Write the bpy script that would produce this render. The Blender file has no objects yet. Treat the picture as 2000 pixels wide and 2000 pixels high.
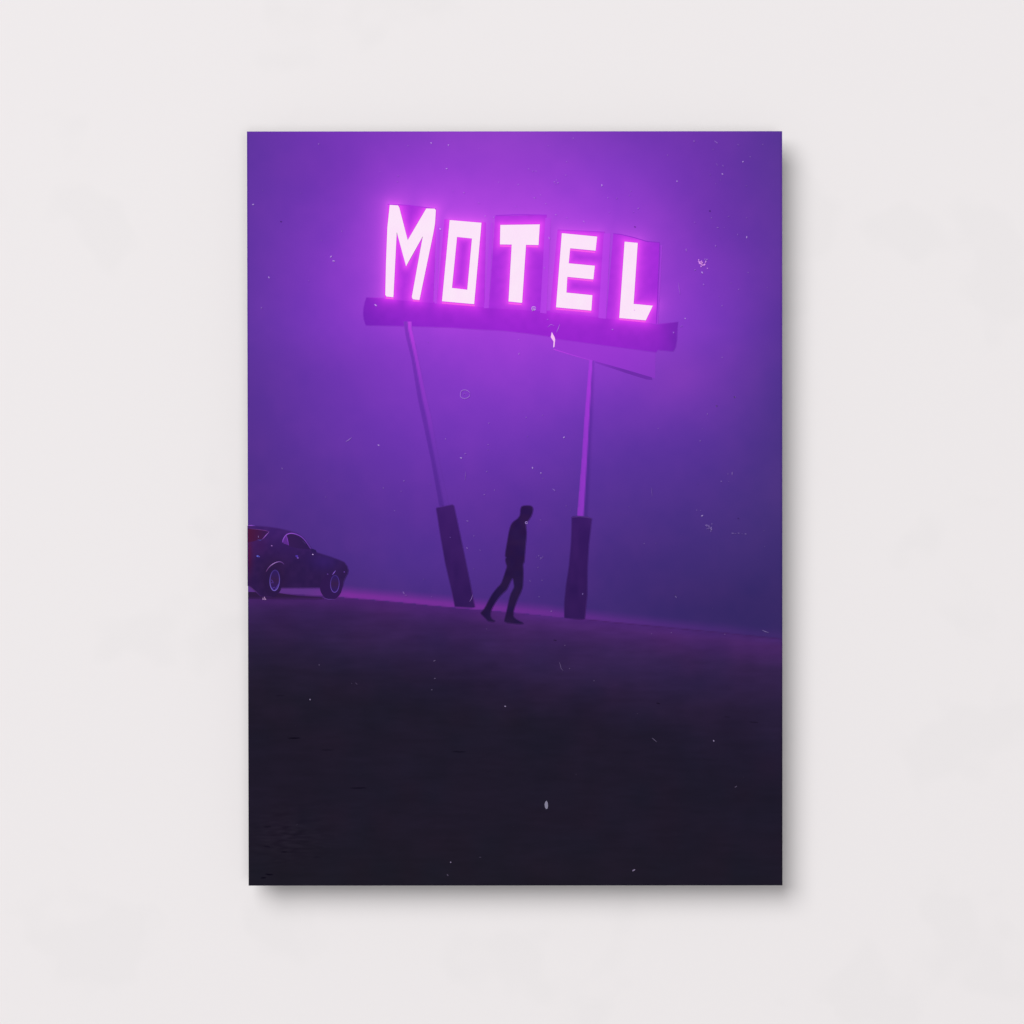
import bpy, math, random
import numpy as np
from mathutils import Vector
from mathutils.geometry import delaunay_2d_cdt

# ------------------------------------------------------------------ camera, light, exposure
S = bpy.context.scene
PX = 0.000306            # metres per photo pixel (2000 px frame) on the face of the print
GAP = 0.0200             # the face of the print stands this far off the wall
DIST = 2.20
cam_d = bpy.data.cameras.new('camera')
cam = bpy.data.objects.new('camera', cam_d)
S.collection.objects.link(cam)
cam.location = (0, -DIST, 0)
cam.rotation_euler = (math.radians(90), 0, 0)
cam_d.sensor_width = 36
cam_d.lens = 36 * (DIST - GAP) / (2000 * PX)
cam_d.clip_end = 100
cam_d.clip_start = 0.05
S.camera = cam

W = bpy.data.worlds.new('World')
S.world = W
W.use_nodes = True
wb = W.node_tree.nodes['Background']
wb.inputs['Color'].default_value = (1.0, 0.993, 1.0, 1)
wb.inputs['Strength'].default_value = 0.17

def area(name, loc, size, power, col):
    l = bpy.data.lights.new(name, 'AREA')
    l.shape = 'DISK'; l.size = size; l.energy = power; l.color = col
    o = bpy.data.objects.new(name, l)
    S.collection.objects.link(o)
    o.location = loc
    o.rotation_euler = (-Vector(loc)).to_track_quat('-Z', 'Y').to_euler()
    return o
KEY_DIR = Vector((-0.46, -1.0, 0.53)).normalized()
area('softbox', tuple(KEY_DIR * 16.0), 12.5, 2080.0, (1.0, 0.993, 0.995))
area('added_fill', (1.6, -14.0, -1.6), 7.0, 480.0, (1.0, 0.993, 0.995))  # added frontal fill, no visible source, lightens the panel's shadow

S.view_settings.view_transform = 'Standard'
S.view_settings.look = 'None'
S.view_settings.exposure = 0.085
S.view_settings.gamma = 1
S.view_settings.use_curve_mapping = False
S.cycles.max_bounces = 6
LIGHT = 1.065             # what a white card facing the camera would render as

# ------------------------------------------------------------------ materials
def wall_material():
    m = bpy.data.materials.new('white_wall_paint'); m.use_nodes = True
    nt = m.node_tree; N = nt.nodes; L = nt.links
    b = N['Principled BSDF']
    b.inputs['Roughness'].default_value = 0.9
    b.inputs['Specular IOR Level'].default_value = 0.08
    tc = N.new('ShaderNodeTexCoord')
    n1 = N.new('ShaderNodeTexNoise'); n1.inputs['Scale'].default_value = 9; n1.inputs['Detail'].default_value = 3
    n1.inputs['Roughness'].default_value = 0.55
    L.new(tc.outputs['Object'], n1.inputs['Vector'])
    cr = N.new('ShaderNodeValToRGB')
    cr.color_ramp.elements[0].position = 0.375; cr.color_ramp.elements[0].color = (0.802, 0.776, 0.781, 1)
    cr.color_ramp.elements[1].position = 0.425; cr.color_ramp.elements[1].color = (0.818, 0.790, 0.795, 1)
    L.new(n1.outputs['Fac'], cr.inputs['Fac'])
    L.new(cr.outputs['Color'], b.inputs['Base Color'])
    n2 = N.new('ShaderNodeTexNoise'); n2.inputs['Scale'].default_value = 260; n2.inputs['Detail'].default_value = 4
    L.new(tc.outputs['Object'], n2.inputs['Vector'])
    bp = N.new('ShaderNodeBump'); bp.inputs['Strength'].default_value = 0.05; bp.inputs['Distance'].default_value = 0.0006
    L.new(n2.outputs['Fac'], bp.inputs['Height'])
    L.new(bp.outputs['Normal'], b.inputs['Normal'])
    return m

def ink_material():
    m = bpy.data.materials.new('matt_print_ink'); m.use_nodes = True
    nt = m.node_tree; N = nt.nodes; L = nt.links
    b = N['Principled BSDF']
    b.inputs['Roughness'].default_value = 0.7
    b.inputs['Specular IOR Level'].default_value = 0.0
    at = N.new('ShaderNodeAttribute'); at.attribute_name = 'ink'
    tc = N.new('ShaderNodeTexCoord')
    ns = N.new('ShaderNodeTexNoise'); ns.inputs['Scale'].default_value = 900; ns.inputs['Detail'].default_value = 2
    L.new(tc.outputs['Object'], ns.inputs['Vector'])
    mr = N.new('ShaderNodeMapRange')
    mr.inputs['To Min'].default_value = 0.98; mr.inputs['To Max'].default_value = 1.02
    L.new(ns.outputs['Fac'], mr.inputs['Value'])
    vm = N.new('ShaderNodeVectorMath'); vm.operation = 'SCALE'
    L.new(at.outputs['Color'], vm.inputs[0]); L.new(mr.outputs['Result'], vm.inputs['Scale'])
    L.new(vm.outputs['Vector'], b.inputs['Base Color'])
    return m

def plain(name, col, rough, metal=0.0):
    m = bpy.data.materials.new(name); m.use_nodes = True
    nt = m.node_tree; N = nt.nodes; L = nt.links
    b = N['Principled BSDF']
    b.inputs['Roughness'].default_value = rough
    b.inputs['Metallic'].default_value = metal
    tc = N.new('ShaderNodeTexCoord')
    ns = N.new('ShaderNodeTexNoise'); ns.inputs['Scale'].default_value = 120
    L.new(tc.outputs['Object'], ns.inputs['Vector'])
    cr = N.new('ShaderNodeValToRGB')
    cr.color_ramp.elements[0].color = (*[c * 0.9 for c in col], 1)
    cr.color_ramp.elements[1].color = (*[c * 1.1 for c in col], 1)
    L.new(ns.outputs['Fac'], cr.inputs['Fac']); L.new(cr.outputs['Color'], b.inputs['Base Color'])
    return m

M_WALL = wall_material(); M_INK = ink_material()
M_BACK = plain('black_mounting_foam', (0.03, 0.03, 0.032), 0.7)
M_EDGE = plain('dark_panel_edge', (0.09, 0.085, 0.10), 0.6)

# ------------------------------------------------------------------ helpers
def lin(c):
    c = np.clip(np.asarray(c, float) / 255.0, 0, 1)
    return np.where(c <= 0.04045, c / 12.92, ((c + 0.055) / 1.055) ** 2.4)

def P(x, y, layer=0):
    """photo pixel on the face of the print -> metres"""
    return ((x - 1000) * PX, -(GAP + layer * 0.00004), (1000 - y) * PX)

def box(name, lo, hi, mat, parent=None, bevel=0):
    import bmesh
    bm = bmesh.new()
    bmesh.ops.create_cube(bm, size=1)
    for v in bm.verts:
        v.co = Vector([lo[i] + (v.co[i] + 0.5) * (hi[i] - lo[i]) for i in range(3)])
    if bevel:
        bmesh.ops.bevel(bm, geom=list(bm.edges), offset=bevel, segments=2, affect='EDGES')
    me = bpy.data.meshes.new(name); bm.to_mesh(me); bm.free()
    me.materials.append(mat)
    o = bpy.data.objects.new(name, me); S.collection.objects.link(o)
    if parent: o.parent = parent
    return o

def ink_mesh(name, pts, layers, faces, cols, parent):
    """pts (n,2) photo px; layers scalar or (n,); faces list; cols (n,3) sRGB 0..255"""
    pts = np.asarray(pts, float); n = len(pts)
    lay = np.broadcast_to(np.asarray(layers, float), (n,))
    co = np.stack([(pts[:, 0] - 1000) * PX, -(GAP + lay * 0.00004), (1000 - pts[:, 1]) * PX], 1)
    me = bpy.data.meshes.new(name)
    me.from_pydata(co.tolist(), [], faces)
    a = me.color_attributes.new('ink', 'FLOAT_COLOR', 'POINT')
    c = np.ones((n, 4)); c[:, :3] = np.clip(lin(cols) / LIGHT, 0.0005, 0.95)
    a.data.foreach_set('color', c.astype(np.float32).ravel())
    me.materials.append(M_INK)
    me.validate()
    o = bpy.data.objects.new(name, me); S.collection.objects.link(o)
    if parent is not None: o.parent = parent
    return o

def inside(px, py, loops):
    r = np.zeros(px.shape, bool)
    for lp in loops:
        n = len(lp)
        for i in range(n):
            x0, y0 = lp[i]; x1, y1 = lp[(i + 1) % n]
            if y0 == y1: continue
            c = (y0 > py) != (y1 > py)
            xi = x0 + (py - y0) * (x1 - x0) / (y1 - y0)
            r ^= c & (px < xi)
    return r

def seg_dist(px, py, loops, closed=True):
    d = np.full(px.shape, 1e9)
    for lp in loops:
        n = len(lp)
        for i in range(n if closed else n - 1):
            x0, y0 = lp[i]; x1, y1 = lp[(i + 1) % n]
            dx, dy = x1 - x0, y1 - y0
            t = np.clip(((px - x0) * dx + (py - y0) * dy) / max(dx * dx + dy * dy, 1e-9), 0, 1)
            d = np.minimum(d, np.hypot(px - x0 - t * dx, py - y0 - t * dy))
    return d

def triangulate(loops, step):
    """fill loops (even-odd) with triangles no coarser than step"""
    vs, es = [], []
    for lp in loops:
        s0 = len(vs); pl = []
        n = len(lp)
        for i in range(n):
            x0, y0 = lp[i]; x1, y1 = lp[(i + 1) % n]
            k = max(1, int(math.hypot(x1 - x0, y1 - y0) / step))
            for j in range(k):
                pl.append((x0 + (x1 - x0) * j / k, y0 + (y1 - y0) * j / k))
        vs += pl
        m = len(pl)
        es += [(s0 + i, s0 + (i + 1) % m) for i in range(m)]
    ax = np.array(vs)
    gx, gy = np.meshgrid(np.arange(ax[:, 0].min(), ax[:, 0].max(), step), np.arange(ax[:, 1].min(), ax[:, 1].max(), step))
    gx = gx.ravel(); gy = gy.ravel()
    ok = inside(gx, gy, loops) & (seg_dist(gx, gy, loops) > step * 0.45)
    allv = [Vector(v) for v in vs] + [Vector((float(a), float(b))) for a, b in zip(gx[ok], gy[ok])]
    ov, oe, of, _, _, _ = delaunay_2d_cdt(allv, es, [], 0, 1e-4)
    pts = np.array([(v.x, v.y) for v in ov])
    f = np.array([list(t) for t in of])
    c = pts[f].mean(1)
    f = f[inside(c[:, 0], c[:, 1], loops)]
    # face the camera: photo y runs down, so flip winding where needed
    a = pts[f[:, 0]]; b = pts[f[:, 1]]; d = pts[f[:, 2]]
    cr = (b[:, 0] - a[:, 0]) * (d[:, 1] - a[:, 1]) - (b[:, 1] - a[:, 1]) * (d[:, 0] - a[:, 0])
    f[cr > 0] = f[cr > 0][:, ::-1]
    return pts, f.tolist()

def smooth(lp, it=1, closed=True):
    """corner-cutting of a polyline"""
    for _ in range(it):
        q = []; n = len(lp)
        if not closed: q.append(lp[0])
        for i in range(n if closed else n - 1):
            a = lp[i]; b = lp[(i + 1) % n]
            q.append((a[0] * .75 + b[0] * .25, a[1] * .75 + b[1] * .25))
            q.append((a[0] * .25 + b[0] * .75, a[1] * .25 + b[1] * .75))
        if not closed: q.append(lp[-1])
        lp = q
    return lp

def shape(name, loops, layer, colf, parent, step=5, soft=0):
    pts, f = triangulate(loops, step)
    fn = colf if callable(colf) else (lambda x, y: np.tile(np.array(colf, float), (len(x), 1)))
    cols = fn(pts[:, 0], pts[:, 1])
    if not soft: return ink_mesh(name, pts, layer, f, cols, parent)
    m = Marks()                                   # ink bleed: a half-tone line along the outline
    m.p = [tuple(p) for p in pts]; m.l = [layer] * len(pts); m.c = [tuple(c) for c in cols]; m.f = f
    for lp in loops:
        x = np.array([p[0] for p in lp]); y = np.array([p[1] for p in lp])
        mid = 0.5 * fn(x, y) + 0.5 * bg_color(x, y)
        mid[x < 487] = fn(x, y)[x < 487]
        m.ribbon(lp, soft, layer + .3, mid, False, True)
    return m.build(name, parent)

class Marks:
    """small printed marks gathered for one part: ribbons, blobs, patches"""
    def __init__(s): s.p, s.l, s.f, s.c = [], [], [], []
    def poly(s, pts, layer, cols):
        b = len(s.p); n = len(pts)
        cols = np.broadcast_to(np.asarray(cols, float), (n, 3))
        ar = sum(pts[i][0] * pts[(i + 1) % n][1] - pts[(i + 1) % n][0] * pts[i][1] for i in range(n))
        s.p += [tuple(p) for p in pts]; s.l += [layer] * n; s.c += [tuple(c) for c in cols]
        ids = [b + i for i in range(n)]
        s.f.append(ids[::-1] if ar > 0 else ids)
    def fill(s, loops, layer, colf, step=4):
        pts, f = triangulate(loops, step)
        b = len(s.p)
        cols = colf(pts[:, 0], pts[:, 1]) if callable(colf) else np.tile(np.array(colf, float), (len(pts), 1))
        s.p += [tuple(p) for p in pts]; s.l += [layer] * len(pts); s.c += [tuple(c) for c in cols]
        s.f += [[b + i for i in t] for t in f]
    def ribbon(s, pl, width, layer, cols, taper=True, closed=False):
        n = len(pl); cols = np.asarray(cols, float)
        if cols.ndim == 1: cols = np.tile(cols, (n, 1))
        elif len(cols) != n:
            t = np.linspace(0, 1, n); tt = np.linspace(0, 1, len(cols))
            cols = np.stack([np.interp(t, tt, cols[:, k]) for k in range(3)], 1)
        L, R = [], []
        for i in range(n):
            if closed: a, b = pl[i - 1], pl[(i + 1) % n]
            else: a, b = pl[max(i - 1, 0)], pl[min(i + 1, n - 1)]
            dx, dy = b[0] - a[0], b[1] - a[1]; h = math.hypot(dx, dy) or 1
            w = width / 2 * (0.35 if taper and not closed and i in (0, n - 1) else 1)
            L.append((pl[i][0] - dy / h * w, pl[i][1] + dx / h * w)); R.append((pl[i][0] + dy / h * w, pl[i][1] - dx / h * w))
        for i in range(n if closed else n - 1):
            j = (i + 1) % n
            s.poly([L[i], L[j], R[j], R[i]], layer, [cols[i], cols[j], cols[j], cols[i]])
    def blob(s, x, y, rx, ry, ang, layer, col, k=8, rnd=None):
        ca, sa = math.cos(ang), math.sin(ang)
        pts = []
        for i in range(k):
            t = 2 * math.pi * i / k
            q = 1 if rnd is None else rnd.uniform(0.75, 1.25)
            u, v = rx * q * math.cos(t), ry * q * math.sin(t)
            pts.append((x + u * ca - v * sa, y + u * sa + v * ca))
        s.poly(pts, layer, col)
    def build(s, name, parent): return ink_mesh(name, s.p, s.l, s.f, s.c, parent)

def crop(ox, oy, sc):
    return lambda pts: [(ox + x * sc, oy + y * sc) for x, y in pts]
c1 = crop(460, 240, 540 / 1932); c2 = crop(1000, 240, 560 / 1932)
c3 = crop(460, 700, 540 / 1932); c4 = crop(1000, 700, 560 / 1932)
c5 = crop(460, 1220, 540 / 1932); c6 = crop(1000, 1220, 560 / 1932)
cM = crop(700, 380, 260 / 1932); cT = crop(940, 400, 400 / 1932)
cC = crop(480, 1000, 220 / 1932); cP = crop(920, 960, 140 / 966)

def lerp(a, b, t):
    t = np.clip(np.asarray(t, float), 0, 1)[..., None]
    return np.asarray(a, float) * (1 - t) + np.asarray(b, float) * t

def vnoise(x, y, cell, seed):
    r = np.random.RandomState(seed); T = r.rand(256, 256)
    u = x / cell; v = y / cell
    iu = np.floor(u).astype(int); iv = np.floor(v).astype(int)
    fu = u - iu; fv = v - iv
    fu = fu * fu * (3 - 2 * fu); fv = fv * fv * (3 - 2 * fv)
    g = lambda a, b: T[a % 256, b % 256]
    return (g(iu, iv) * (1 - fu) + g(iu + 1, iv) * fu) * (1 - fv) + (g(iu, iv + 1) * (1 - fu) + g(iu + 1, iv + 1) * fu) * fv - 0.5

# ------------------------------------------------------------------ the wall
wall = box('wall', (-3, 0, -2), (3, 0.15, 2.2), M_WALL)
wall['kind'] = 'structure'

# ------------------------------------------------------------------ the print on the wall
art = bpy.data.objects.new('art_print', None)
S.collection.objects.link(art)
art['label'] = 'upright purple art print of a glowing motel sign, hung on the bare white wall'
art['category'] = 'art print'

CORN = [(482.3, 256.8), (1527.6, 256.2), (1528.2, 1729.2), (485.6, 1729.8)]   # TL TR BR BL
def edge_l(y): return CORN[0][0] + (y - CORN[0][1]) / (CORN[3][1] - CORN[0][1]) * (CORN[3][0] - CORN[0][0])

# panel: a thin rigid sheet with the four real corners
THK = 0.003
def panel_mesh():
    import bmesh
    bm = bmesh.new()
    fr = [bm.verts.new(((x - 1000) * PX, -(GAP - 0.0001), (1000 - y) * PX)) for x, y in CORN]
    bk = [bm.verts.new(((x - 1000) * PX, -(GAP - THK), (1000 - y) * PX)) for x, y in CORN]
    bm.faces.new(fr); bm.faces.new(bk[::-1])
    for i in range(4):
        j = (i + 1) % 4
        bm.faces.new([fr[j], fr[i], bk[i], bk[j]])
    bmesh.ops.recalc_face_normals(bm, faces=bm.faces)
    me = bpy.data.meshes.new('panel'); bm.to_mesh(me); bm.free(); me.materials.append(M_EDGE)
    o = bpy.data.objects.new('panel', me); S.collection.objects.link(o); o.parent = art
panel_mesh()
box('mounting_block', (-0.085, -(GAP - THK - 0.0002), -0.14), (0.090, -0.0002, 0.15), M_BACK, art)

# ---- letters first: their outlines drive the printed glow
M_L = cM([(455,150),(575,158),(594,190),(716,662),(985,202),(1108,206),(1124,226),(1112,420),(1088,560),(886,1530),(790,1520),(775,1488),(935,605),(692,1040),(557,545),(508,1490),(408,1480),(390,1455),(400,1000),(420,480)])
O_L = cM([(1325,370),(1786,410),(1680,1590),(1213,1548)])
O_H = cM([(1432,615),(1648,638),(1580,1382),(1358,1355)])
T_L = cT([(180,190),(552,185),(540,380),(422,378),(385,925),(257,912),(287,375),(176,374)])
E_L = cT([(760,268),(1093,300),(1078,433),(838,410),(825,552),(1071,575),(1057,704),(812,680),(803,828),(1048,853),(1038,998),(705,967)])
L_L = cT([(1352,348),(1476,360),(1437,935),(1618,952),(1552,1090),(1302,1068)])
LET = [[M_L], [O_L, O_H], [T_L], [E_L], [L_L]]
ALL = [l for s in LET for l in s]
def dlet(x, y):
    d = seg_dist(x, y, ALL)
    return np.where(inside(x, y, ALL), 0, d)

# ---- printed background: night sky and ground
GXc = [484, 650, 800, 1000, 1200, 1400, 1528]
GYc = [257, 330, 420, 560, 640, 700, 850, 1000, 1100, 1180, 1260]
GC = np.array([
 [(101,54,162),(120,55,182),(137,60,194),(146,64,200),(124,57,184),(108,54,168),(93,55,152)],
 [(102,54,164),(121,55,183),(148,61,206),(156,64,210),(138,60,199),(110,54,171),(94,55,153)],
 [(103,54,165),(127,57,190),(166,66,220),(169,67,221),(154,63,212),(115,55,176),(96,54,156)],
 [(102,54,164),(134,58,197),(162,64,218),(168,65,220),(161,63,216),(125,57,188),(98,54,158)],
 [(100,54,162),(128,57,193),(153,61,212),(164,62,218),(155,61,213),(122,57,187),(94,53,154)],
 [(97,53,157),(117,55,182),(139,59,201),(152,61,210),(144,60,204),(118,57,179),(89,53,149)],
 [(88,50,145),(104,53,167),(116,55,181),(119,56,184),(106,54,171),(94,53,156),(80,52,136)],
 [(82,48,134),(88,50,146),(96,51,157),(94,50,155),(84,50,143),(78,50,133),(74,51,124)],
 [(78,47,127),(80,48,134),(84,49,143),(84,48,141),(74,46,127),(67,46,118),(62,45,111)],
 [(70,44,116),(72,45,120),(76,46,128),(76,45,128),(67,44,117),(60,42,106),(57,42,102)],
 [(62,42,108),(64,43,110),(68,44,118),(68,43,118),(64,43,112),(58,42,104),(55,41,99)]], float)
def spline1(xs, ys, q):
    """natural-looking monotone cubic through (xs, ys[..., k])"""
    xs = np.asarray(xs, float); h = np.diff(xs)
    d = np.diff(ys, axis=0) / h[:, None]
    m = np.zeros_like(ys)
    m[1:-1] = (d[:-1] * h[1:, None] + d[1:] * h[:-1, None]) / (h[:-1] + h[1:])[:, None]
    m[0] = d[0]; m[-1] = d[-1]
    i = np.clip(np.searchsorted(xs, q) - 1, 0, len(xs) - 2)
    t = np.clip((q - xs[i]) / h[i], 0, 1)[:, None]; hh = h[i][:, None]
    return ((2*t**3 - 3*t**2 + 1) * ys[i] + (t**3 - 2*t**2 + t) * hh * m[i] + (-2*t**3 + 3*t**2) * ys[i+1] + (t**3 - t**2) * hh * m[i+1])
# fine lookup table of the sky, then bilinear
ux = np.arange(478, 1536, 6.0); uy = np.arange(250, 1270, 6.0)
tmp = spline1(GYc, GC.reshape(len(GYc), -1), np.clip(uy, 257, 1260)).reshape(len(uy), len(GXc), 3)
SKY = spline1(GXc, tmp.transpose(1, 0, 2).reshape(len(GXc), -1), np.clip(ux, 484, 1528)).reshape(len(ux), len(uy), 3)
def sky_base(x, y):
    u = np.clip((x - 478) / 6.0, 0, len(ux) - 1.001); v = np.clip((y - 250) / 6.0, 0, len(uy) - 1.001)
    i = u.astype(int); j = v.astype(int); fu = (u - i)[:, None]; fv = (v - j)[:, None]
    return (SKY[i, j] * (1-fu) + SKY[i+1, j] * fu) * (1-fv) + (SKY[i, j+1] * (1-fu) + SKY[i+1, j+1] * fu) * fv
HZ = [(470,1160),(560,1160),(661,1166),(767,1175),(888,1187),(1000,1196),(1145,1211),(1290,1225),(1406,1236),(1540,1250)]
def horizon(x): return np.interp(x, [p[0] for p in HZ], [p[1] for p in HZ])
GD = [0, 14, 32, 60, 100, 150, 210, 300, 420, 560]          # depth below the edge of the ground, px
GL = np.array([(72,36,104),(68,36,98),(56,34,84),(50,32,74),(41,30,60),(35,28,48),(32,27,43),(32,27,43),(32,27,42),(30,27,38)], float)
GR = np.array([(68,40,106),(72,40,102),(64,37,92),(52,35,76),(46,33,68),(40,30,56),(35,28,50),(32,27,44),(32,27,42),(29,27,38)], float)
GM = np.array([(80,38,118),(74,38,108),(64,36,94),(56,35,84),(46,32,70),(38,28,54),(32,27,44),(32,27,43),(32,27,42),(30,27,38)], float)
def bg_color(x, y):
    x = np.asarray(x, float); y = np.asarray(y, float)
    C = sky_base(x, y) * np.array([0.975, 1.0, 1.0])
    near = (y < 760)
    d = np.full(x.shape, 999.0)
    d[near] = dlet(x[near], y[near])
    C = lerp(C, (228, 90, 252), 0.64 * np.exp(-d / 10.0) + 0.30 * np.exp(-d / 36.0))
    # paint-like mottling of the mist
    mt = vnoise(x, y, 46, 3) * 5 + vnoise(x, y, 17, 4) * 2.4
    C = C + mt[:, None] * np.array([1.0, 0.35, 0.5])
    # a broad pale drift lower right of the sign
    dr = np.exp(-(((x - 1320) / 70) ** 2 + ((y - 745) / 55) ** 2))
    C = lerp(C, (140, 64, 190), 0.35 * dr)
    # lit strip of far ground under the haze
    h = horizon(x) + vnoise(x, y * 0, 14, 7) * 0.6
    up = h - y
    amp = np.interp(x, [484, 600, 680, 780, 900, 1000, 1100, 1200, 1320, 1528], [0.55, 0.75, 0.98, 0.92, 0.88, 0.76, 0.62, 0.42, 0.28, 0.10])
    thick = np.interp(x, [484, 640, 700, 900, 1100, 1300], [31, 28, 24, 25, 25, 22])
    band = np.where(up > 0, np.clip((thick * 1.05 - up) / (thick * 0.75), 0, 1) ** 1.3, 0)
    bc = np.stack([np.interp(x, [600, 680, 1528], v) for v in ((106, 124, 118), (56, 48, 48), (142, 156, 152))], 1)
    w_ = (amp * band)[:, None]; C = C * (1 - w_) + bc * w_
    C = lerp(C, (62, 28, 84), np.where(x > 1120, 0.75 * np.exp(-(up / 1.4) ** 2), 0))      # dark kerb-like line
    # ground
    dep = np.clip(-up, 0, 560)
    gl, gm, gr = [np.stack([np.interp(dep, GD, A[:, k]) for k in range(3)], 1) for A in (GL, GM, GR)]
    tx = np.clip((x - 484) / 1044, 0, 1)
    G = np.where((tx < .5)[:, None], lerp(gl, gm, tx * 2), lerp(gm, gr, tx * 2 - 1))
    n = vnoise(x, y, 60, 11) + 0.6 * vnoise(x, y, 24, 12) + 0.4 * vnoise(x, y * 3, 34, 15)
    m2 = vnoise(x, y, 50, 13)
    G = G + n[:, None] * np.array([4.0, 2.0, 4.0]) * np.clip(1.6 - dep / 300, .55, 1.6)[:, None] + m2[:, None] * np.array([1.8, -0.8, -1.2])
    st = vnoise(x * .35, y * 2.2, 16, 17) + .6 * vnoise(x * .5, y * 3, 7, 18)
    G = G * (1 + 0.05 * np.exp(-((dep - 120) / 90) ** 2))[:, None]
    G = G * (1 + st[:, None] * 0.06)
    # grassy scratches in the near left corner
    g = vnoise(x + y * 1.5, y * 5.5, 14, 21) * np.exp(-((x - 560) / 70) ** 2 - ((y - 1630) / 48) ** 2)
    G = G + g[:, None] * 12
    w = np.clip(0.5 - up / 2.4, 0, 1)
    C = lerp(C, G, w)
    C = C * np.where((x > 1524.5) | (x < 486) & (y < 1100), 0.93, 1.0)[:, None]
    return C

nx, ny = 420, 590
vv = np.linspace(0, 1, ny); uu = np.linspace(0, 1, nx)
U, V = np.meshgrid(uu, vv)
TL, TR, BR, BL = [np.array(c) for c in CORN]
XY = ((1-U)*(1-V))[..., None]*TL + (U*(1-V))[..., None]*TR + (U*V)[..., None]*BR + ((1-U)*V)[..., None]*BL
pts = XY.reshape(-1, 2)
idx = np.arange(nx * ny).reshape(ny, nx)
fs = np.stack([idx[:-1, :-1], idx[1:, :-1], idx[1:, 1:], idx[:-1, 1:]], -1).reshape(-1, 4).tolist()
bgc = bg_color(pts[:, 0], pts[:, 1])
mk = Marks()
mk.p = [tuple(p) for p in pts]; mk.l = [0.0] * len(pts); mk.c = [tuple(c) for c in bgc]; mk.f = fs

# dust, scratches and flecks printed all over the picture
rnd = random.Random(5)
DL = 9.0                                # above every other printed shape
WHT = np.array((225, 205, 250.0))
def speck(x, y, r, a, streak=0.0, ang=0.0, dark=False):
    b = bg_color(np.array([x]), np.array([y]))[0]
    t = np.array((30, 12, 60.0)) if dark else WHT
    r *= .85; a *= .68
    mk.blob(x, y, r * (1 + streak), r, ang, DL, b * (1 - a) + t * a, 7, rnd)
def specks(cf, lst):
    for it in lst:
        (x, y), = cf([it[:2]])
        r, a = {0: (1.1, .22), 1: (1.25, .38), 2: (1.55, .75)}[it[2]]
        st = it[3] if len(it) > 3 else rnd.choice((0, 0, .4, .8))
        an = it[4] if len(it) > 4 else rnd.uniform(0, 3.1)
        speck(x, y, r, a, st, math.radians(an) if len(it) > 4 else an)
specks(c1, [(582,147,1),(1205,160,1),(1367,140,2),(1488,155,2),(1700,180,0),(1475,320,2),(1135,370,0),(1130,410,0),(1520,475,0),(1595,487,1),(1838,415,1),
 (190,470,0),(123,570,2,.6,0),(455,490,0),(742,757,1),(667,935,2),(686,965,2,1.2,5),(233,1080,2),(512,1103,0),(181,1292,1),(978,1273,2,1.1,35),
 (1430,742,2),(1745,650,1),(1803,660,1),(1010,340,0),(600,820,0),(1700,560,0),(940,610,0)])
specks(c2, [(122,68,0),(218,68,0),(413,103,1),(245,155,0),(368,262,1),(362,352,1),(112,310,1),(140,325,0),(162,325,1),(285,398,1),(300,385,1),(308,404,1),(292,410,0),(42,415,1),(605,420,2),
 (193,485,1),(150,505,1),(645,505,1),(705,508,0),(790,488,0),(800,460,0),(228,545,1),(25,563,0),(850,576,1),(818,600,0),(655,603,0),(295,618,1),(483,665,1,1.5,40),(370,640,0),
 (1048,217,1),(1112,393,2),(1375,130,1,3,40),(1525,148,0,2,40),(1226,124,1),(1690,145,1),(1605,228,1),(1556,262,2),(1422,290,1,.8,60),(1418,345,2,.6,40),(1335,348,0),(1372,410,0),(1405,385,0),(1380,280,0,2,50),(1578,424,0),
 (1343,640,1),(1230,670,0,.8,50),(1385,705,1,1,0),(1430,705,0),(1520,752,1),(1581,770,2,.7,90),(1372,828,1),(1173,855,1,2,90),(1280,1008,2),(1233,990,1),(1290,1088,1,1,60),
 (1590,1008,1),(1475,1080,0),(1527,1122,1),(1720,1108,0),(1395,1170,0),(1415,1232,1),(1167,1318,2),(1145,1368,0),(1135,1372,0),(1088,1413,1),(677,1392,1,1,10),(45,1460,1),(47,1555,1,1.3,110),
 (1415,1580,1),(1500,1848,1),(1378,1908,1),(250,775,1,2,65),(218,978,1),(265,1010,0),(240,1325,0,1,-30),(1460,630,0,1.5,0),(1355,180,0),(1580,640,0)])
specks(c3, [(1000,607,2,.7,30),(325,768,1,1,50),(640,858,0),(1033,905,1),(1177,855,1),(1157,928,0),(630,968,0),(1112,1063,1),(1467,563,1),(1605,665,1,1,20),(1575,695,2,.8,10),(1765,602,1),(1765,638,0),
 (1770,452,1),(1755,790,1),(1745,920,0),(1810,920,1),(1738,952,1),(1620,1136,1,1.3,15),(1666,1240,1),(1617,1325,1,1,50),(1708,1340,0,1.4,40),(1665,1470,0),(1315,1543,0),(1370,1665,0),
 (1175,1638,1,2,60),(1190,1655,0,2,10),(1500,1250,0)])
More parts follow.
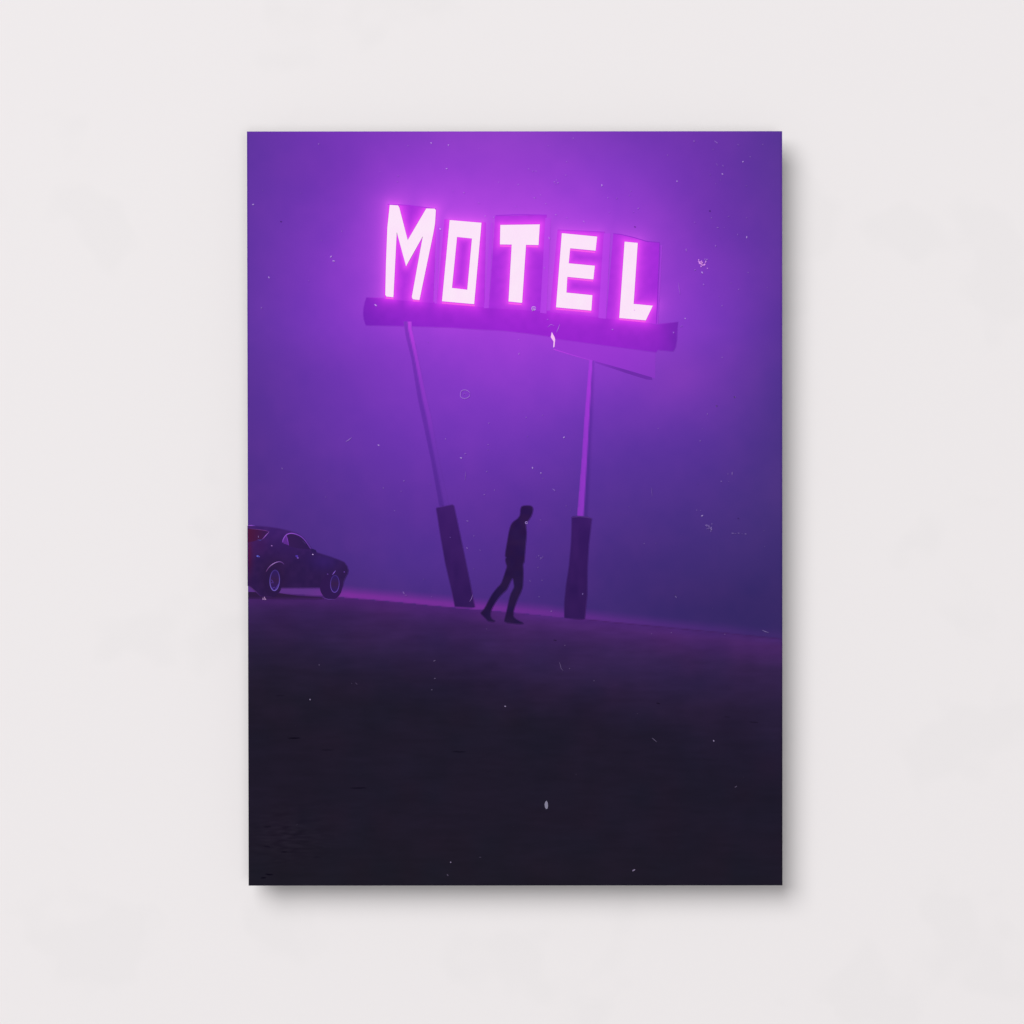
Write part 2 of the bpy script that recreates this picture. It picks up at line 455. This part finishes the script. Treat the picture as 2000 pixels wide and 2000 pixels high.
specks(c4, [(95,397,1),(205,383,0),(103,525,0),(350,532,2,.8,-50),(138,737,2),(195,772,2),(210,808,0),(283,885,1,2.5,40),(365,993,0),(392,1023,0),(192,1088,0,1,30),(175,1408,0),(202,1495,1),(122,1500,0,2,60),
 (182,1606,1),(265,1703,1),(476,1587,1),(985,472,1),(1500,260,1),(1378,320,0),(1316,375,1),(1283,475,0),(1268,555,1),(890,1248,1),(970,1245,0),(1410,828,1),(1455,778,0,1.5,90),(1483,775,1,1.8,90),(1460,830,0),
 (1245,1022,1),(1270,1025,0),(1281,1060,2),(1487,1178,1,1,10),(1505,1180,0,1.5,0),(1527,1178,1),(1573,1183,1),(1550,1181,0),(1698,1160,0),(1702,1268,0),(1103,1605,1,1.8,50),(1098,1598,0),(1073,1847,1),(1434,1858,1),(940,1855,0),
 (788,1000,0),(165,1340,0),(180,1330,1),(195,1345,1,1,0),(208,1338,0,1.5,90),(190,1355,0)])
specks(c5, [(585,281,1),(1390,252,1,1.6,-30),(1393,376,1),(1372,455,1,.6,0),(521,523,2),(1885,570,2,.5,0),(1503,1660,2),(1483,1750,1,1,50),(1710,1625,0,1.4,0),(845,412,0,2,40),(812,410,0),(1755,30,0)])
specks(c6, [(356,140,1),(388,296,1),(553,378,1),(960,777,1,5,40),(1359,783,2,.6,50),(1508,1092,1,1.3,-35),(819,1655,2,1.6,-35),(845,600,0)])
for x, y in c1([(318,690)]) + c2([(827,700),(1333,593)]) + c4([(1525,1078)]): speck(x, y, 1.5, .55, .3, 0, True)
def scratch(cf, pl, w, a):
    q = cf(pl); b = bg_color(np.array([p[0] for p in q]), np.array([p[1] for p in q]))
    mk.ribbon(q, w, DL, b * (1 - a) + WHT * a)
scratch(c3, [(770,582),(790,570),(812,552)], 1.6, .35)
scratch(c3, [(1607,790),(1606,820),(1603,852)], 1.2, .2)
scratch(c3, [(1636,1700),(1648,1680),(1658,1650)], 1.3, .3)
scratch(c4, [(941,870),(941,900),(944,930)], 1.2, .18)
scratch(c4, [(1685,1830),(1705,1840),(1730,1848)], 1.6, .33)
scratch(c6, [(318,252),(326,272),(330,292),(345,312)], 1.3, .25)
scratch(c2, [(1122,1075),(1125,1110),(1132,1155)], 1.4, .2)
scratch(c2, [(240,1378),(262,1358),(285,1368)], 1.2, .3)
scratch(c2, [(322,1358),(312,1385),(300,1412)], 1.4, .32)
for cx, cy, r, cf, a in ((1602,250,34,c3,.33),(97,1107,7.5,c4,.45),(146,1250,13,c2,.65)):
    scratch(cf, [(cx + r * (1 + .12*math.sin(k*1.7)) * math.cos(k * .5), cy + r * .9 * math.sin(k * .5)) for k in range(13)], 1.5, a)
scratch(c2, [(142,1245),(150,1252),(140,1262),(134,1268)], 1.6, .7)
scratch(c3, [(1590,255),(1600,243),(1612,248)], 1.2, .2)
for k in range(46):                      # pale crumb of plaster right of the sign
    a_ = rnd.uniform(0, 6.28); q = abs(rnd.gauss(0, .45))
    x = 1275 + 26 * q * math.cos(a_) + 10 * math.sin(a_) * q; y = 945 + 30 * q * math.sin(a_)
    (x, y), = c2([(x, y)])
    b = bg_color(np.array([x]), np.array([y]))[0]; t = rnd.uniform(.6, .95)
    mk.blob(x, y, rnd.uniform(.9, 2.0), rnd.uniform(.8, 1.5), rnd.uniform(0, 3), DL + .05 * (k % 8), b * (1-t) + np.array((238,160,250.)) * t, 6, rnd)
for x, y in c2([(1300,918),(1314,920),(1306,926)]): speck(x, y, 1.3, .6)
for k in range(26):                      # dim one lower down
    (x, y), = c4([(1330 + rnd.gauss(0, 12), 1140 + rnd.gauss(0, 13))])
    b = bg_color(np.array([x]), np.array([y]))[0]; t = rnd.uniform(.12, .34)
    mk.blob(x, y, rnd.uniform(1, 2.4), rnd.uniform(.6, 1.0), rnd.uniform(-1.2, .2), DL + .05 * (k % 8), b * (1-t) + WHT * t, 6, rnd)
for k in range(16):                      # and the crumb under the car
    (x, y), = cC([(320 + rnd.gauss(0, 14), 1490 + rnd.gauss(0, 26))])
    t = rnd.uniform(.3, .85)
    mk.blob(x, y, rnd.uniform(.8, 1.5), rnd.uniform(.6, 1.1), rnd.uniform(0, 3), DL + .05 * (k % 8), np.array((60,32,80.)) * (1-t) + np.array((215,170,225.)) * t, 6, rnd)
for k in range(25):                     # hair-fine dust nobody would notice one by one
    x = rnd.uniform(500, 1515); y = rnd.choice((rnd.uniform(270, 700), rnd.uniform(700, 1190), rnd.uniform(270, 1700)))
    speck(x, y, rnd.uniform(.6, 1.0), rnd.uniform(.05, .16), rnd.choice((0, 0, 1.2)), rnd.uniform(0, 3))
mk.fill([c6([(233,1185),(241,1200),(243,1222),(240,1238),(230,1243),(222,1230),(219,1210),(224,1194)])], DL, (132,128,150), 3)
for (x, y, w, a) in [(410,793,95,.8),(860,1140,125,.55),(1560,888,105,.45),(640,875,100,.3),(235,1746,62,1),(195,1768,40,1),(222,1412,60,.5),(312,497,70,.25),(340,1586,50,.5),(220,1552,50,.4),(570,1625,60,.3)]:
    (q0, q1) = c5([(x - w/2, y + rnd.uniform(-3, 3)), (x + w/2, y)])
    n = 9; pl = [(q0[0] + (q1[0]-q0[0]) * i/(n-1), q0[1] + (q1[1]-q0[1]) * i/(n-1) + rnd.uniform(-.5, .5)) for i in range(n)]
    b = bg_color(np.array([p[0] for p in pl]), np.array([p[1] for p in pl]))
    f = np.sin(np.linspace(0.15, 3.0, n))[:, None] * a
    mk.ribbon(pl, 2.6, 1, b * (1 - f) + np.array((12, 8, 22.)) * f)
for cf, x, y, w, a in ((c6,985,530,26,.45),(c6,1630,657,60,.35),(c6,1450,622,40,.2),(c6,290,105,22,.35)):
    (q0, q1) = cf([(x-w/2,y-2),(x+w/2,y+3)])
    pl = [(q0[0]+(q1[0]-q0[0])*i/5, q0[1]+(q1[1]-q0[1])*i/5) for i in range(6)]
    b = bg_color(np.array([p[0] for p in pl]), np.array([p[1] for p in pl]))
    mk.ribbon(pl, 2.2, 1, b * (1-a) + np.array((14,8,24.)) * a)
mk.build('printed_backdrop', art)

# ------------------------------------------------------------------ the sign in the picture
BEAM = c1([(915,1220),(903,1255),(894,1300),(892,1340),(897,1375),(910,1415),(1180,1420),(1500,1430)]) + cT([(0,1178),(200,1187),(430,1213),(655,1245),(700,1265),(1180,1330),(1650,1392),(1665,1370),(1810,1383),(1832,1350),(1845,1280),(1848,1200),(1857,1105),(1650,1127)]) + [(1184,618),(1072,607),(955,598),(849,590),(747,582)]
def sign_glow(x, y):
    d = dlet(x, y)
    C = np.stack([np.interp(x, [710, 800, 1000, 1180, 1284, 1325], v) for v in ((118,138,152,148,136,112),(34,37,38,38,38,36),(186,202,210,206,196,176))], 1)
    C = lerp(C, (222, 58, 248), 0.80 * np.exp(-d / 10.0) + 0.46 * np.exp(-d / 26.0))
    return C + (vnoise(x, y, 11, 31) * 6)[:, None] * np.array([1, .3, .8])
def panel_col(x, y):
    d = dlet(x, y)
    C = lerp((156, 42, 216), (234, 74, 250), 0.66 * np.exp(-d / 8.0) + 0.46 * np.exp(-d / 28.0))
    return C + (vnoise(x, y, 9, 33) * 8)[:, None] * np.array([1, .3, .7])
sign = shape('motel_sign', [BEAM], 2.0, sign_glow, art, 3.5, 1.5)
sign_top = [
 [(757,398),(800,401),(852,407),(851,470),(846,592),(750,584)],
 [(868,428),(949,434),(946,600),(853,594)],
 [(967,422),(1068,420),(1058,608),(955,602)],
 [(1089,449),(1181,454),(1170,620),(1074,610)],
 [(1198,456),(1211,457),(1240,464),(1263,471),(1288,473.5),(1286,520),(1281.6,633),(1184,622)]]
for q in sign_top: shape('letter_panel', [q], 2.6, panel_col, sign, 3)
# paler uprights seen between the panels
def strip_col(x, y): return lerp((176,64,228), (206,74,246), np.exp(-dlet(x, y) / 16.0))
for q in (cM([(1150,470),(1185,470),(1140,1580),(1105,1580)]), c1([(1785,700),(1802,700),(1770,1295),(1736,1295)]), c2([(225,640),(262,640),(232,1285),(190,1280)]), c2([(618,745),(664,745),(633,1320),(582,1315)])):
    shape('sign_upright', [q], 3.0, strip_col, sign, 4)
shape('sign_upright', [cT([(1688,380),(1708,380),(1690,760),(1668,1124),(1652,1124)])], 3.0, lambda x, y: lerp((160,66,218),(170,60,222), (y-470)/160), sign, 4)
# thin lines round the L panel and along the tops of three others
for pl_, w_, c_ in ((cT([(1245,272),(1310,278),(1430,306),(1560,345),(1680,356),(1686,400),(1680,560),(1665,840),(1651,1122)]), 1.5, [(156,48,212),(146,46,206),(140,42,200),(150,44,208)]),
                    ([(968,421),(1010,419),(1068,420)], 1.6, (168,52,224)), ([(1090,449),(1181,453)], 1.3, (180,56,228)), ([(757,399),(800,401),(852,408)], 1.4, (176,52,226))):
    ln = Marks(); ln.ribbon(pl_, w_, 3.3, c_, False); ln.build('panel_edge', sign)
# letters with their pink reflected line underneath
for loops, unders in zip(LET, (
    [cM([(400,1500),(510,1510)]), cM([(790,1540),(885,1545)])],
    [cM([(1215,1572),(1688,1612)])],
    [cT([(257,930),(380,940)]), cT([(176,388),(285,392)]), cT([(428,392),(536,396)])],
    [cT([(705,982),(1036,1010)]), cT([(838,424),(1074,448)]), cT([(815,694),(1055,717)])],
    [cT([(1302,1080),(1550,1103)])])):
    rim = Marks()
    for lp in loops:
        rim.ribbon(lp, 2.2, 3.6, (212, 62, 226), False, True)
    for (a, b) in unders:
        rim.ribbon([a, ((a[0]+b[0])/2, (a[1]+b[1])/2), b], 3.0, 3.8, (252,92,240), False)
    lt = shape('letter', loops, 4.2, lambda x, y: np.stack([254 + 0*x, 231 + vnoise(x, y, 14, 8) * 6, 252 + 0*x], 1), sign, 8)
    rim.build('letter_glow_line', sign)
# white flake hanging off the beam
shape('torn_flake', [cT([(665,1200),(690,1245),(697,1270),(690,1340),(678,1346),(682,1290),(655,1248)])], 4.2, (250,196,248), sign, 3)
# sagging board under the right half, and its dark rail
shape('sagging_board', [cT([(655,1262),(700,1266),(1180,1332),(1645,1392),(1640,1640),(1075,1482),(1040,1470),(860,1420),(700,1372)])], 1.2,
      lambda x, y: lerp(bg_color(x, y), (160, 54, 214), np.interp(x, [1080, 1200, 1285], [.6, .5, .28])), sign, 5)
rl = Marks()
rl.ribbon(cT([(680,1362),(860,1418),(1050,1472)]), 1.6, 1.6, [(190,66,232),(166,64,220)], False)
rl.fill([cT([(1070,1474),(1160,1498),(1400,1566),(1610,1628),(1614,1652),(1560,1647),(1400,1598),(1160,1518),(1075,1490)])], 1.6, lambda x, y: lerp((136,52,198), (112,46,172), (x-1160)/60), 4)
rl.build('rail', sign)

def post(name, rows, lay, dark, lit, litfrac, dim):
    """rows: (y, x_left, x_right); colour runs across the post and fades into the mist"""
    lp = [(xl, y) for y, xl, xr in rows] + [(xr, y) for y, xl, xr in rows[::-1]]
    ys = [r[0] for r in rows]; xl = [r[1] for r in rows]; xr = [r[2] for r in rows]
    def cf(x, y):
        u = (x - np.interp(y, ys, xl)) / np.maximum(np.interp(y, ys, xr) - np.interp(y, ys, xl), 1)
        b = bg_color(x, y)
        return dim(u, y, b)
    return shape(name, [lp], lay, cf, sign, 2.6)
def left_dim(u, y, b):
    yy = (y - 628) / (990 - 628)
    dk = lerp(b, b * np.array([.85, .83, .90]), np.interp(u, [0, .08, .42, .6, 1], [.6, 1, 1, .1, 0]))
    hi = lerp(dk, b * np.array([1.22, 1.0, 1.06]), np.interp(u, [.45, .6, .88, 1], [0, 1, .9, .3]) * np.clip(1.0 - yy * 1.35, 0, 1))
    return hi
lp1 = post('post', [(628,788,804),(642,790,804.5),(660,793,809),(700,803,817),(780,816,834),(812,823,842),(896,841,857),(988,857.5,877)], 3.0, 0, 0, 0, left_dim)
def right_dim(u, y, b):
    yy = (y - 704) / 304
    lit = np.stack([np.interp(yy, [0, .15, .5, 1], v) for v in ((170,170,152,142),(62,58,56,56),(226,222,208,196))], 1)
    C = lerp(lit, b * np.array([.88, .86, .92]), np.interp(u, [0, .5, .62, 1], [0.1, 0, 1, 1]))
    return lerp(C, b, np.interp(u, [0, .06, .8, 1], [.5, 0, .0, 1]))
lp2 = post('post', [(704,1150.4,1162),(816,1141,1158.5),(900,1135.5,1154.5),(1008,1126.6,1150)], 1.8, 0, 0, 0, right_dim)
def sleeve_col(x, y): 
    C = lerp((61,29,104), (50,26,86), (y - 990) / 200)
    return C + (vnoise(x, y * .25, 9, 41) * 7 + vnoise(x, y, 16, 42) * 4)[:, None] * np.array([1,.5,.9])
s1 = shape('post_sleeve', [c3([(1402,1050),(1406,1044),(1515,1022),(1527,1030),(1542,1100),(1562,1195),(1598,1365),(1640,1570),(1673,1738),(1650,1742),(1533,1735),(1505,1600),(1465,1430),(1430,1230),(1412,1110)])], 3.4, sleeve_col, lp1, 5, 1.8)
s2 = shape('post_sleeve', [c4([(402,1072),(408,1066),(440,1063),(500,1066),(538,1078),(530,1150),(518,1250),(509,1400),(506,1600),(490,1755),(470,1758),(420,1755),(353,1748),(352,1650),(364,1530),(384,1400),(397,1250),(401,1150)])], 3.4, sleeve_col, lp2, 5, 1.8)
rm = Marks(); rm.ribbon(c4([(403,1072),(450,1066),(505,1070),(537,1080)]), 1.2, 3.8, (92,56,136)); 
rm.build('sleeve_rim', lp2)

# ------------------------------------------------------------------ the walking figure in the picture
FIG = cP([(690,195),(740,188),(800,190),(826,205),(836,232),(833,265),(824,300),(806,340),(785,372),(758,405),(737,435),(741,480),(748,545),(745,620),(735,720),(722,880),(717,955),(698,975),(705,1080),(702,1180),(697,1290),(670,1360),(635,1430),(600,1520),(575,1600),(568,1660),(578,1700),(632,1735),(716,1777),(680,1785),(600,1783),(445,1762),(455,1710),(475,1630),(505,1490),(530,1390),(560,1330),(582,1290),(574,1225),(563,1163),(540,1195),(510,1260),(484,1320),(430,1368),(380,1420),(330,1490),(285,1570),(262,1630),(262,1680),(280,1718),(335,1750),(280,1757),(230,1748),(205,1720),(165,1680),(125,1640),(150,1612),(185,1570),(240,1460),(290,1375),(350,1300),(405,1245),(435,1165),(465,1070),(485,1010),(472,975),(462,930),(464,905),(478,886),(457,880),(466,800),(480,720),(500,600),(515,520),(540,440),(580,398),(625,368),(652,335),(663,300),(664,250),(674,212)])
def fig_col(x, y):
    C = lerp((46,24,76), (38,23,66), (y - 1000) / 150)
    return C + (vnoise(x, y, 10, 51) * 6)[:, None] * np.array([1, .4, -.5]) + (vnoise(x, y, 16, 52) * 5)[:, None]
shape('person', [smooth(FIG, 1)], 5.0, fig_col, art, 5, 1.7)

# ------------------------------------------------------------------ the parked car in the picture
XL = 35
BODY = [(XL,240),(160,238),(350,250),(560,280),(760,325),(900,375),(980,430),(1060,530),(1120,620),(1150,648),(1192,655),(1216,692),(1300,718),(1450,765),(1600,820),(1690,860),(1740,930),(1760,1000),(1748,1060),(1712,1120),(1682,1190),(1660,1300),(1255,1300),(610,1302),(560,1390),(500,1440),(420,1458),(250,1440),(180,1372),(110,1310),(60,1265),(XL+3,1265)]
def body_col(x, y):
    X = (x - 480) / .11387; Y = (y - 1000) / .11387
    C = lerp((64,34,106), (48,28,78), (Y - 350) / 550)
    C = lerp(C, (54,32,104), 0.75 * np.exp(-(((X - 1350) / 260) ** 2 + ((Y - 850) / 150) ** 2)))
    C = lerp(C, (46,26,60), 0.7 * np.exp(-(((X - 480) / 200) ** 2 + ((Y - 1150) / 330) ** 2)))
    C = lerp(C, (100,25,64), 0.7 * np.exp(-((X - 35) / 75) ** 2) * np.exp(-((Y - 700) / 330) ** 2))
    C = lerp(C, (70,30,88), 0.5 * np.exp(-(((X - 230) / 150) ** 2 + ((Y - 560) / 170) ** 2)))
    return C + (vnoise(x, y, 8, 61) * 7)[:, None] * np.array([1, .5, .9])
car = shape('parked_car', [cC(BODY)], 5.0, body_col, art, 3, 1.6)
sh = Marks()
sh.fill([cC([(XL+3,1370),(200,1375),(570,1388),(700,1410),(900,1438),(1300,1462),(1352,1492),(1200,1505),(900,1498),(500,1492),(XL+3,1488)])], 4.6, lambda x, y: lerp((48,28,68), bg_color(x, y), np.clip((y - 1166) / 6, 0, .8)), 3)
sh.build('ground_shadow', car)
def wheel(cx, cy, trx, try_, tx, ty, rx, ry, tilt, rimc, w):
    N_ = 28
    ell = lambda x0, y0, a, b, tl: [(x0 + a*math.cos(t)*math.cos(tl) - b*math.sin(t)*math.sin(tl), y0 + a*math.cos(t)*math.sin(tl) + b*math.sin(t)*math.cos(tl)) for t in [2*math.pi*i/N_ for i in range(N_)]]
    ty_ = shape('wheel', [cC(ell(tx, ty, trx, try_, tilt))], 5.5, lambda x, y: lerp((44,26,68), (50,27,82), (x - 500) / 160), car, 3)
    r = Marks()
    r.fill([cC(ell(cx, cy, rx, ry, tilt))], 6.0, lambda x, y: lerp((56,32,76), (50,30,100), np.abs((y - 1000 - cy*.11387)) / (ry*.11387)), 3)
    ring = cC(ell(cx, cy, rx, ry, tilt))
    cols = np.array([lerp(rimc[0], rimc[1], 0.5 + 0.5*math.sin(2*math.pi*i/N_)) for i in range(N_)])
    r.ribbon(ring, w, 6.4, cols, False, True)
    if cx < 1000:
        for p0, p1 in (((430,1215),(478,1212)),((440,1160),(470,1200)),((450,1310),(500,1290)),((505,1330),(560,1240))):
            r.ribbon(cC([p0, p1]), 1.1, 6.2, (84,54,150), False)
    r.build('rim', ty_)
wheel(497,1172, 150,262, 470,1195, 82,176, .05, ((66,46,122),(112,90,186)), 1.8)
wheel(1528,1232, 190,218, 1462,1282, 74,146, .04, ((64,43,122),(100,68,168)), 1.5)
wn = Marks()
wn.fill([cC([(XL+2,285),(200,296),(330,316),(398,342),(340,410),(278,475),(205,474),(150,500),(XL+2,520)])], 5.4, lambda x, y: lerp((78,25,62), (58,29,84), (x - 484) / 38), 3)
wn.ribbon(cC([(60,288),(200,298),(330,316),(400,338)]), 1.2, 6.0, [(96,48,116),(116,58,140)])
wn.ribbon(cC([(402,338),(345,402),(280,474)]), 1.7, 6.0, [(132,78,170),(146,88,190),(120,70,160)])
wn.ribbon(cC([(290,470),(245,484),(205,474)]), 1.4, 6.0, (78,66,150))
wn.ribbon(cC([(216,408),(216,440)]), 1.6, 6.0, (160,130,200))
wn.build('rear_window', car)
sw = Marks()
sw.fill([cC([(694,392),(760,370),(850,382),(940,422),(1000,480),(1060,558),(1105,640),(900,625),(745,590)])], 5.4, lambda x, y: lerp((54,30,84),(48,28,80),(x-570)/30), 3)
sw.fill([cC([(690,400),(655,450),(638,520),(650,540),(735,570),(715,460)])], 5.6, (94,46,140), 3)
sw.ribbon(smooth(cC([(630,525),(642,465),(690,390),(765,362),(850,374),(940,414),(1000,465),(1060,545),(1118,635)]), 1, False), 1.9, 6.0, [(112,58,170),(140,80,198),(146,82,204),(118,62,178),(104,58,160),(92,52,146)])
sw.ribbon(cC([(697,400),(715,470),(738,572)]), 1.8, 6.2, [(130,64,190),(116,56,176)])
sw.ribbon(cC([(970,490),(1030,550)]), 1.2, 6.2, (84,56,132))
sw.build('side_window', car)
tr = Marks()
tr.ribbon(cC([(XL+3,232),(100,230),(165,236)]), 1.9, 6.0, [(160,92,214),(140,80,196),(96,54,156)])
tr.ribbon(smooth(cC([(345,1030),(400,940),(480,880),(560,850),(620,858),(665,905)]), 1, False), 1.5, 6.0, [(84,48,96),(112,70,140),(172,130,206),(128,86,166),(96,60,130),(66,36,96)])
tr.ribbon(cC([(60,1266),(110,1310),(195,1378)]), 1.2, 6.0, (88,50,112))
tr.ribbon(cC([(1488,1075),(1515,1040),(1542,1004)]), 1.6, 6.6, (134,92,206))
tr.ribbon(cC([(1325,1470),(1420,1498),(1550,1496)]), 1.2, 6.0, (98,62,150))
for x, y, r, c in ((205,757,2.6,(92,92,196)),(230,765,1.6,(86,80,180)),(446,579,1.6,(150,104,180)),(876,757,2.9,(80,52,164)),(893,787,2.0,(116,78,176)),(1150,728,1.4,(206,176,236)),(1405,1065,1.6,(92,58,140)),(1690,1028,1.5,(102,64,160))):
    (X, Y), = cC([(x, y)]); tr.blob(X, Y, r, r * .7, .2, 6.6, c, 8)
tr.build('trim_highlight', car)
shape('wing_mirror', [cC([(1112,640),(1150,632),(1195,652),(1222,690),(1180,700),(1130,680)])], 5.8, (46,28,84), car, 3)
